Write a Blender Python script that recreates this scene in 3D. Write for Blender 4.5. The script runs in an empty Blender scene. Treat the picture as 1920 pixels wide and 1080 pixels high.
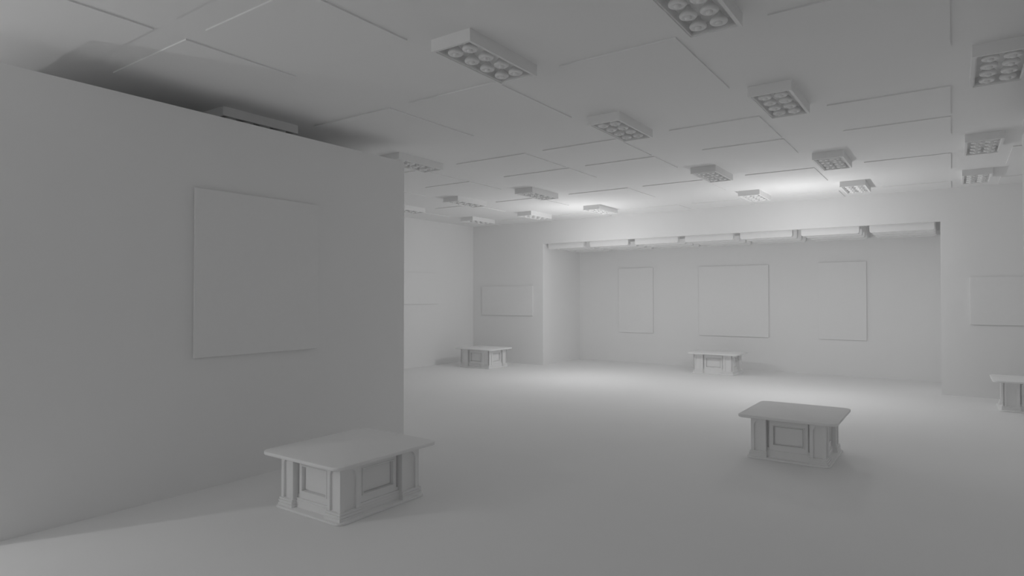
import bpy, bmesh, math
from mathutils import Vector, Matrix

# ------------------------------------------------------------------ camera, world, lights, exposure
S = bpy.context.scene
COL = S.collection

cam_d = bpy.data.cameras.new('camera')
cam_d.sensor_width = 36.0
cam_d.lens = 36.0 * 1174.0 / 1920.0
cam_d.clip_start = 0.05
cam_d.clip_end = 200
cam = bpy.data.objects.new('camera', cam_d)
COL.objects.link(cam)
cam.location = (0, 0, 1.7)
cam.rotation_euler = (math.radians(90.80), 0, math.radians(35.08))
S.camera = cam

world = bpy.data.worlds.new('world')
S.world = world
world.use_nodes = True
world.node_tree.nodes['Background'].inputs[0].default_value = (0.5, 0.5, 0.5, 1)
world.node_tree.nodes['Background'].inputs[1].default_value = 0.0

ALBEDO = 0.835
LAMPS = [('bay_lamp', (-2.17, 11.5, 2.2), 44.5),
         ('bay_lamp', (-6.3, 11.5, 2.2), 45.0),
         ('entrance_lamp', (-6.7, -1.2, 2.35), 64.0)]
for nm, loc, e in LAMPS:
    ld = bpy.data.lights.new(nm, 'POINT')
    ld.energy = e
    ld.shadow_soft_size = 0.025
    lo = bpy.data.objects.new(nm, ld)
    lo.location = loc
    COL.objects.link(lo)

S.view_settings.view_transform = 'Standard'
S.view_settings.look = 'None'
S.view_settings.gamma = 1.0
S.view_settings.use_curve_mapping = False
S.view_settings.exposure = 0.07
S.cycles.use_denoising = True
S.cycles.max_bounces = 14
S.cycles.diffuse_bounces = 13
S.cycles.glossy_bounces = 2


# ------------------------------------------------------------------ materials
def clay(name, value, rough=0.95, grain=0.012, scale=6.0):
    m = bpy.data.materials.new(name)
    m.use_nodes = True
    nt = m.node_tree
    b = nt.nodes['Principled BSDF']
    b.inputs['Roughness'].default_value = rough
    b.inputs['Specular IOR Level'].default_value = 0.0
    tc = nt.nodes.new('ShaderNodeTexCoord')
    no = nt.nodes.new('ShaderNodeTexNoise')
    no.inputs['Scale'].default_value = scale
    no.inputs['Detail'].default_value = 3.0
    mr = nt.nodes.new('ShaderNodeMapRange')
    mr.inputs['To Min'].default_value = value * (1 - grain)
    mr.inputs['To Max'].default_value = value * (1 + grain)
    nt.links.new(tc.outputs['Object'], no.inputs['Vector'])
    nt.links.new(no.outputs['Fac'], mr.inputs['Value'])
    nt.links.new(mr.outputs['Result'], b.inputs['Base Color'])
    return m


M_WALL = clay('matte_grey_wall', ALBEDO, scale=1.5)
M_FLOOR = clay('matte_grey_floor', ALBEDO, scale=1.0)
M_CEIL = clay('matte_grey_ceiling', ALBEDO, scale=1.5)
M_BENCH = clay('matte_grey_bench', ALBEDO, scale=8)
M_FIX = clay('matte_grey_fixture', ALBEDO, scale=12)
M_CANVAS = clay('matte_grey_canvas', ALBEDO, scale=20)


# ------------------------------------------------------------------ mesh helpers
def box(bm, x0, x1, y0, y1, z0, z1):
    v = [bm.verts.new((x, y, z)) for x in (x0, x1) for y in (y0, y1) for z in (z0, z1)]
    for f in ((0, 1, 3, 2), (4, 6, 7, 5), (0, 4, 5, 1), (2, 3, 7, 6), (0, 2, 6, 4), (1, 5, 7, 3)):
        bm.faces.new([v[i] for i in f])
    return v


def poly_prism(bm, pts, o, u, v, n, depth):
    """extrude the closed 2d outline pts (in u,v about o) along n by depth"""
    o, u, v, n = Vector(o), Vector(u), Vector(v), Vector(n)
    a = [bm.verts.new(o + u * p[0] + v * p[1]) for p in pts]
    b = [bm.verts.new(o + u * p[0] + v * p[1] + n * depth) for p in pts]
    k = len(pts)
    caps = [bm.faces.new(a[::-1]), bm.faces.new(b)]
    for i in range(k):
        j = (i + 1) % k
        bm.faces.new((a[i], a[j], b[j], b[i]))
    for c in caps:
        c.normal_update()
    bmesh.ops.triangulate(bm, faces=caps, ngon_method='EAR_CLIP')


def round_rect(w, d, r, seg=6):
    out = []
    for cx, cy, a0 in ((w - r, d - r, 0), (-w + r, d - r, 90), (-w + r, -d + r, 180), (w - r, -d + r, 270)):
        for i in range(seg + 1):
            a = math.radians(a0 + 90 * i / seg)
            out.append((cx + r * math.cos(a), cy + r * math.sin(a)))
    return out


def slab_rounded(bm, w, d, r, z0, z1, e):
    """rounded rectangle slab with eased top and bottom edges"""
    prof = [(z0, e), (z0 + e * 0.3, e * 0.3), (z0 + e, 0), (z1 - e, 0), (z1 - e * 0.3, e * 0.3), (z1, e)]
    rings = []
    for z, ins in prof:
        rings.append([bm.verts.new((x, y, z)) for x, y in round_rect(w - ins, d - ins, max(r - ins, .002))])
    k = len(rings[0])
    for a, b in zip(rings, rings[1:]):
        for i in range(k):
            j = (i + 1) % k
            bm.faces.new((a[i], a[j], b[j], b[i]))
    bm.faces.new(rings[0][::-1])
    bm.faces.new(rings[-1])


def lathe(bm, prof, seg=28, o=(0, 0, 0)):
    rings = []
    for r, z in prof:
        if r < 1e-5:
            rings.append([bm.verts.new((o[0], o[1], o[2] + z))])
        else:
            rings.append([bm.verts.new((o[0] + r * math.cos(2 * math.pi * i / seg),
                                        o[1] + r * math.sin(2 * math.pi * i / seg), o[2] + z)) for i in range(seg)])
    for a, b in zip(rings, rings[1:]):
        for i in range(seg):
            j = (i + 1) % seg
            if len(a) == 1:
                bm.faces.new((a[0], b[i], b[j]))
            elif len(b) == 1:
                bm.faces.new((a[i], a[j], b[0]))
            else:
                bm.faces.new((a[i], a[j], b[j], b[i]))
    if len(rings[0]) > 1:
        bm.faces.new(rings[0])


def obj(name, bm, mat, parent=None, smooth=False, bevel=0.0, seg=2):
    bmesh.ops.recalc_face_normals(bm, faces=bm.faces)
    me = bpy.data.meshes.new(name)
    bm.to_mesh(me)
    bm.free()
    me.materials.append(mat)
    if smooth:
        me.shade_smooth()
        try:
            me.set_sharp_from_angle(angle=math.radians(38))
        except Exception:
            pass
    o = bpy.data.objects.new(name, me)
    COL.objects.link(o)
    if parent:
        o.parent = parent
    if bevel:
        md = o.modifiers.new('bevel', 'BEVEL')
        md.width = bevel
        md.segments = seg
        md.limit_method = 'ANGLE'
    return o


def struct(name, boxes, mat):
    bm = bmesh.new()
    for b in boxes:
        box(bm, *b)
    o = obj(name, bm, mat)
    o['kind'] = 'structure'
    return o


def thing(name, label, cat, loc, rotz=0.0, group=None):
    o = bpy.data.objects.new(name, None)
    o.empty_display_size = 0.1
    COL.objects.link(o)
    o.location = loc
    o.rotation_euler = (0, 0, rotz)
    o['label'] = label
    o['category'] = cat
    if group:
        o['group'] = group
    return o


def dup(root, loc, rotz, label):
    r = root.copy()
    COL.objects.link(r)
    r.location = loc
    r.rotation_euler = (0, 0, rotz)
    r['label'] = label
    for ch in list(root.children):
        c = ch.copy()
        COL.objects.link(c)
        c.parent = r
        for g in list(ch.children):
            d = g.copy()
            COL.objects.link(d)
            d.parent = c
    return r


# ------------------------------------------------------------------ the room
XL, XR = -10.55, 2.8
YB, YF = -3.0, 13.2
ZC = 3.58
AX0, AX1, AYB, AZ = -8.33, -0.155, 15.1, 3.30     # the alcove
HEAD = 3.018

struct('floor', [(XL - .2, XR + .2, YB - .2, AYB + .2, -.2, 0)], M_FLOOR)

# ceiling with shallow raised rectangular panels
cb = bmesh.new()
box(cb, XL - .2, XR + .2, YB - .2, YF + .1, ZC, ZC + .2)
cols = [(-10.45, -9.62), (-8.99, -8.02), (-7.38, -6.41), (-5.72, -4.55), (-4.28, -3.24), (-2.595, -1.62),
        (-.988, .006), (.64, 1.63), (2.0, 2.7)]
rows = [(-2.9, -1.5), (-1.2, -.2), (1.0, 2.12), (2.345, 3.28), (4.365, 5.70), (6.775, 7.84),
        (7.92, 8.80), (9.95, 11.17), (12.38, 13.15)]
for x0, x1 in cols:
    for y0, y1 in rows:
        box(cb, x0, x1, y0, y1, ZC - .011, ZC + .02)
ceil = obj('ceiling', cb, M_CEIL)
ceil['kind'] = 'structure'

struct('wall_left', [(XL - .2, XL, YB - .2, AYB + .2, 0, ZC)], M_WALL)
struct('wall_right', [(XR, XR + .2, YB - .2, AYB + .2, 0, ZC)], M_WALL)
struct('wall_rear', [(XL, XR, YB - .2, YB, 0, ZC)], M_WALL)
struct('wall_front', [(XL, AX0, YF, AYB + .2, 0, ZC), (AX1, XR, YF, AYB + .2, 0, ZC),
                      (AX0, AX1, YF, YF + .1, HEAD, ZC)], M_WALL)
struct('wall_back', [(AX0, AX1, AYB, AYB + .2, 0, ZC)], M_WALL)
struct('ceiling_alcove', [(AX0, AX1, YF + .1, AYB, AZ, ZC)], M_CEIL)
# free-standing blocks that stop short of the ceiling
PX, PZ = -5.42, 3.334
struct('wall_inner_left', [(PX - 3.4, PX, 1.34, 5.445, 0, PZ)], M_WALL)
struct('wall_inner_right', [(.600, 1.85, 4.1, 8.21, 0, PZ)], M_WALL)


# ------------------------------------------------------------------ benches
def make_bench(label, loc, rotz):
    t = thing('gallery_bench', label, 'bench', loc, rotz, 'panelled gallery benches')
    W, D = .36, .4225            # half size of the carcass (short, long)
    PW, PD = .15, .20            # pilaster widths on the short and on the long faces
    RC = .056                    # recess of the panels
    H0, H1 = .020, .432
    bm = bmesh.new()
    slab_rounded(bm, .475, .545, .085, .432, .46, .006)
    obj('seat_top', bm, M_BENCH, t, smooth=True)
    bm = bmesh.new()
    slab_rounded(bm, .402, .467, .06, 0, H0, .005)
    obj('plinth', bm, M_BENCH, t, smooth=True)
    bm = bmesh.new()
    box(bm, -W + RC + .028, W - RC - .028, -D + RC + .028, D - RC - .028, H0, H1)
    obj('carcass', bm, M_BENCH, t)
    # corner pilasters with an arched sunk flute on both outer faces
    fl = .018

    def flute(bm, w, o, u, n):
        z0, z1 = H0, H1
        m, zt, r = w * .21, .392, w * .29
        pts = [(0, z0), (m, z0), (m, zt - r)]
        for i in range(1, 12):
            a = math.pi - math.pi * i / 12
            pts.append((w / 2 + r * math.cos(a), zt - r + r * math.sin(a)))
        pts += [(w - m, zt - r), (w - m, z0), (w, z0), (w, z1), (0, z1)]
        o = Vector(o) - Vector(n) * .003
        poly_prism(bm, pts, o, u, (0, 0, 1), n, fl + .003)

    for sx in (-1, 1):
        for sy in (-1, 1):
            bm = bmesh.new()
            xa, xb = sorted((sx * (W - fl), sx * (W - PW)))
            ya, yb = sorted((sy * (D - fl), sy * (D - PD)))
            box(bm, xa, xb, ya, yb, H0, H1)
            # short face (+-Y) and long face (+-X)
            x0 = -W if sx < 0 else W - PW
            flute(bm, PW, (x0, sy * (D - fl), 0), (1, 0, 0), (0, sy, 0))
            y0 = -D if sy < 0 else D - PD
            flute(bm, PD, (sx * (W - fl), y0, 0), (0, 1, 0), (sx, 0, 0))
            # corner filler so that the two skins meet
            xa, xb = sorted((sx * (W - fl), sx * W))
            ya, yb = sorted((sy * (D - fl), sy * D))
            box(bm, xa, xb, ya, yb, H0, H1)
            obj('pilaster', bm, M_BENCH, t)
    # four framed panels between the pilasters
    def panel(hw, off, u, n):
        u, n = Vector(u), Vector(n)
        bm = bmesh.new()
        lo, hi = u * -hw + n * (off - .03), u * hw + n * (off - .004)
        xa, xb = sorted((lo.x, hi.x))
        ya, yb = sorted((lo.y, hi.y))
        box(bm, xa, xb, ya, yb, .032, .118)
        loops = [(-hw, hw, .03, .431, -.036), (-hw, hw, .03, .431, -.030), (-hw + .020, hw - .020, .09, .412, -.030),
                 (-hw + .020, hw - .020, .09, .412, -.003), (-hw + .023, hw - .023, .093, .409, 0),
                 (-hw + .05, hw - .05, .142, .358, 0), (-hw + .053, hw - .053, .145, .355, .007),
                 (-hw + .062, hw - .062, .152, .348, .007),
                 (-hw + .063, hw - .063, .153, .347, -.034), (-hw + .072, hw - .072, .162, .338, -.034),
                 (-hw + .074, hw - .074, .164, .336, -.022)]
        prev = None
        for u0, u1, z0, z1, d in loops:
            ring = [bm.verts.new(u * a + n * (off + d) + Vector((0, 0, z))) for a, z in
                    ((u0, z0), (u1, z0), (u1, z1), (u0, z1))]
            if prev:
                for i in range(4):
                    j = (i + 1) % 4
                    bm.faces.new((prev[i], prev[j], ring[j], ring[i]))
            else:
                bm.faces.new(ring[::-1])
            prev = ring
        bm.faces.new(prev)
        obj('side_panel', bm, M_BENCH, t)
    hs, hl = W - PW - .001, D - PD - .001
    panel(hs, D - RC + .012, (1, 0, 0), (0, -1, 0))
    panel(hs, D - RC + .012, (1, 0, 0), (0, 1, 0))
    panel(hl, W - RC + .012, (0, 1, 0), (-1, 0, 0))
    panel(hl, W - RC + .012, (0, 1, 0), (1, 0, 0))
    # stepped base moulding that follows the pilasters and the recesses
    bm = bmesh.new()
    for e, z0, z1 in ((.017, H0, .040), (.010, .040, .047), (.015, .047, .062), (.007, .062, .068), (.011, .068, .080)):
        for sx in (-1, 1):
            for sy in (-1, 1):
                xa, xb = sorted((sx * (W + e), sx * (W - PW - e * .5)))
                ya, yb = sorted((sy * (D + e), sy * (D - PD - e * .5)))
                box(bm, xa, xb, ya, yb, z0, z1)
        q = RC - .012 - e
        box(bm, -W + q, W - q, -D + PD * .8, D - PD * .8, z0, z1 + .012)
        box(bm, -W + PW * .8, W - PW * .8, -D + q, D - q, z0, z1 + .012)
    obj('base_moulding', bm, M_BENCH, t)
    return t


b0 = make_bench('large grey panelled bench in the foreground beside the free-standing wall', (-4.107, 3.525, 0), 0)
dup(b0, (-1.395, 7.33, 0), 0, 'grey panelled bench alone in the middle of the open floor, shadows before it')
dup(b0, (-9.35, 12.12, 0), math.pi / 2, 'small distant panelled bench in the far left corner of the room')
dup(b0, (-4.30, 14.13, 0), math.pi / 2, 'small distant panelled bench in the alcove below the middle canvas')
dup(b0, (1.03, 12.17, 0), math.pi / 2, 'panelled bench at the right edge of the picture, partly cut off')


# ------------------------------------------------------------------ blank canvases
def canvas(label, cx, cz, w, h, wall, rot, group=None):
    """wall: (x, y) of the wall surface at the middle of the canvas; local -Y looks into the room"""
    t = thing('blank_canvas', label, 'canvas', (wall[0], wall[1], cz), rot, group)
    bm = bmesh.new()
    box(bm, -w / 2, w / 2, -.034, -.010, -h / 2, h / 2)
    obj('canvas_panel', bm, M_CANVAS, t, bevel=.003, seg=2)
    bm = bmesh.new()
    g, s = .012, .05
    for a in ((-w / 2 + g, w / 2 - g, -h / 2 + g, -h / 2 + g + s), (-w / 2 + g, w / 2 - g, h / 2 - g - s, h / 2 - g),
              (-w / 2 + g, -w / 2 + g + s, -h / 2 + g + s, h / 2 - g - s), (w / 2 - g - s, w / 2 - g, -h / 2 + g + s, h / 2 - g - s)):
        box(bm, a[0], a[1], -.010, 0, a[2], a[3])
    obj('stretcher_frame', bm, M_CANVAS, t)
    return t


def canvas_y(label, x0, x1, z0, z1, y, group=None):
    canvas(label, 0, (z0 + z1) / 2, x1 - x0, z1 - z0, ((x0 + x1) / 2, y), 0, group)


def canvas_x(label, y0, y1, z0, z1, x):
    canvas(label, 0, (z0 + z1) / 2, y1 - y0, z1 - z0, (x, (y0 + y1) / 2), math.pi / 2)


canvas_x('large blank grey canvas on the near free-standing wall', 2.87, 4.16, 1.165, 2.655, PX)
G3 = 'blank canvases on the alcove back wall'
canvas_y('tall narrow blank canvas, left one of three in the alcove', -7.155, -6.21, .775, 2.44, AYB, G3)
canvas_y('wide blank canvas in the middle of the alcove back wall', -5.035, -3.427, .768, 2.43, AYB, G3)
canvas_y('tall narrow blank canvas, right one of three in the alcove', -2.39, -1.468, .777, 2.445, AYB, G3)
canvas_y('low wide blank canvas left of the alcove, above the corner bench', -10.22, -8.612, 1.22, 1.975, YF)
canvas_y('blank canvas on the wall right of the alcove, above the cut-off bench', .252, 1.86, 1.228, 2.03, YF)
canvas_x('low blank canvas on the far left side wall, beside the free-standing wall', 10.16, 11.767, 1.52, 2.28, XL)


# ------------------------------------------------------------------ ceiling spotlight boxes
FW, FL, FH = .365, .865, .09


def make_fixture(label, loc):
    t = thing('ceiling_spotlight_box', label, 'ceiling light', loc, 0, 'spotlight boxes under the ceiling')
    w, l = FW / 2, FL / 2
    bm = bmesh.new()
    th = .022
    box(bm, -w, -w + th, -l, l, -FH, 0)
    box(bm, w - th, w, -l, l, -FH, 0)
    box(bm, -w + th, w - th, -l, -l + th, -FH, 0)
    box(bm, -w + th, w - th, l - th, l, -FH, 0)
    box(bm, -w + th, w - th, -l + th, l - th, -.010, 0)
    obj('housing', bm, M_FIX, t)
    # inner lip around the opening
    bm = bmesh.new()
    a, c = w - th, l - th
    q = .010
    for r in ((-a, -a + q, -c, c), (a - q, a, -c, c), (-a + q, a - q, -c, -c + q), (-a + q, a - q, c - q, c)):
        box(bm, r[0], r[1], r[2], r[3], -FH + .010, -FH + .026)
    obj('inner_lip', bm, M_FIX, t)
    prof = [(.015, -.010), (.017, -.024), (.032, -.040), (.048, -.056), (.0555, -.068), (.0575, -.076),
            (.0560, -.083), (.0510, -.0885), (.0440, -.0905), (.0360, -.0885), (.0290, -.0850), (.0215, -.0840)]
    tip = [(.0215, -.0830), (.0215, -.0930), (.0190, -.0990), (.0120, -.1030), (0, -.1045)]
    lamp0 = None
    for x in (-.068, .068):
        for k in range(4):
            y = -.290 + k * .1933
            if lamp0 is None:
                bm = bmesh.new()
                lathe(bm, prof)
                lamp0 = obj('lamp', bm, M_FIX, t, smooth=True)
                bm = bmesh.new()
                lathe(bm, tip)
                tip0 = obj('lamp_tip', bm, M_FIX, lamp0, smooth=True)
                lamp0.location = (x, y, 0)
            else:
                o = lamp0.copy()
                COL.objects.link(o)
                o.parent = t
                o.location = (x, y, 0)
                p = tip0.copy()
                COL.objects.link(p)
                p.parent = o
    return t


CX = {'a': -9.332, 'b': -7.700, 'c': -6.042, 'd': -2.922, 'e': -1.302, 'f': .322}
RY = {1: 3.390 + FL / 2, 2: 5.790 + FL / 2, 3: 8.950 + FL / 2, 4: 11.430 + FL / 2}
FIX = [
    ('d', 1, 'large eight-lamp spotlight box near the top middle of the picture'),
    ('e', 1, 'eight-lamp spotlight box cut off by the top edge of the picture'),
    ('c', 1, 'dark spotlight box peeking over the top of the free-standing wall'),
    ('c', 2, 'spotlight box over the far end of the free-standing wall, partly hidden'),
    ('d', 2, 'spotlight box in the second row, behind the large one near the top middle'),
    ('e', 2, 'spotlight box in the second row, right below the one cut off by the top edge'),
    ('f', 2, 'largest spotlight box at the right edge of the picture'),
    ('a', 3, 'spotlight box whose left part hides behind the end of the free-standing wall'),
    ('b', 3, 'small spotlight box above the far left corner, in the third row'),
    ('c', 3, 'small spotlight box in the third row, left of the ceiling centre'),
    ('d', 3, 'small spotlight box in the middle of the third row'),
    ('e', 3, 'square-looking spotlight box in the third row with a soft shadow behind it'),
    ('f', 3, 'middle one of the three spotlight boxes along the right edge'),
    ('a', 4, 'farthest left spotlight box, just before the far left room corner'),
    ('b', 4, 'far row spotlight box between the room corner and the alcove, lit from the right'),
    ('c', 4, 'far row spotlight box above the left end of the alcove opening'),
    ('d', 4, 'far row spotlight box above the middle of the alcove, casting a shadow left'),
    ('e', 4, 'far row spotlight box above the alcove, casting a shadow right'),
    ('f', 4, 'lowest of the three spotlight boxes along the right edge, above the right wall'),
]
f0 = None
for c, r, lab in FIX:
    p = (CX[c], RY[r], ZC)
    if f0 is None:
        f0 = make_fixture(lab, p)
    else:
        dup(f0, p, 0, lab)


# ------------------------------------------------------------------ alcove ceiling baffles
segs = [(-8.172, -7.188), (-7.016, -6.035), (-5.869, -4.865), (-4.708, -3.693), (-3.548, -2.555), (-2.391, -1.399), (-1.232, -.239)]
col_words = ['leftmost', 'second from left', 'third from left', 'middle', 'third from right', 'second from right', 'rightmost']
row_words = ['front row', 'second row', 'third row', 'rear row']
K = 13.33 / 13.2
for ri, y in enumerate((13.33, 13.80, 14.27, 14.73)):
    for ci, (x0, x1) in enumerate(segs):
        x0k, x1k = x0 * K, x1 * K
        w = x1k - x0k
        bm = bmesh.new()
        z0, z1, r = 2.890 - AZ, 0.0, .035
        pts = [(-w / 2, z1), (-w / 2, z0 + r)]
        for i in range(1, 6):
            a = math.radians(180 + 90 * i / 5)
            pts.append((-w / 2 + r + r * math.cos(a), z0 + r + r * math.sin(a)))
        for i in range(1, 6):
            a = math.radians(270 + 90 * i / 5)
            pts.append((w / 2 - r + r * math.cos(a), z0 + r + r * math.sin(a)))
        pts += [(w / 2, z1)]
        poly_prism(bm, pts, (0, 0, 0), (1, 0, 0), (0, 0, 1), (0, 1, 0), .13)
        o = obj('ceiling_baffle', bm, M_CEIL, bevel=.004, seg=2)
        o.location = ((x0k + x1k) / 2, y, AZ)
        o['category'] = 'ceiling baffle'
        o['label'] = 'hanging grey baffle box under the alcove ceiling, %s of the %s' % (col_words[ci], row_words[ri])
        o['group'] = 'baffles under the alcove ceiling'
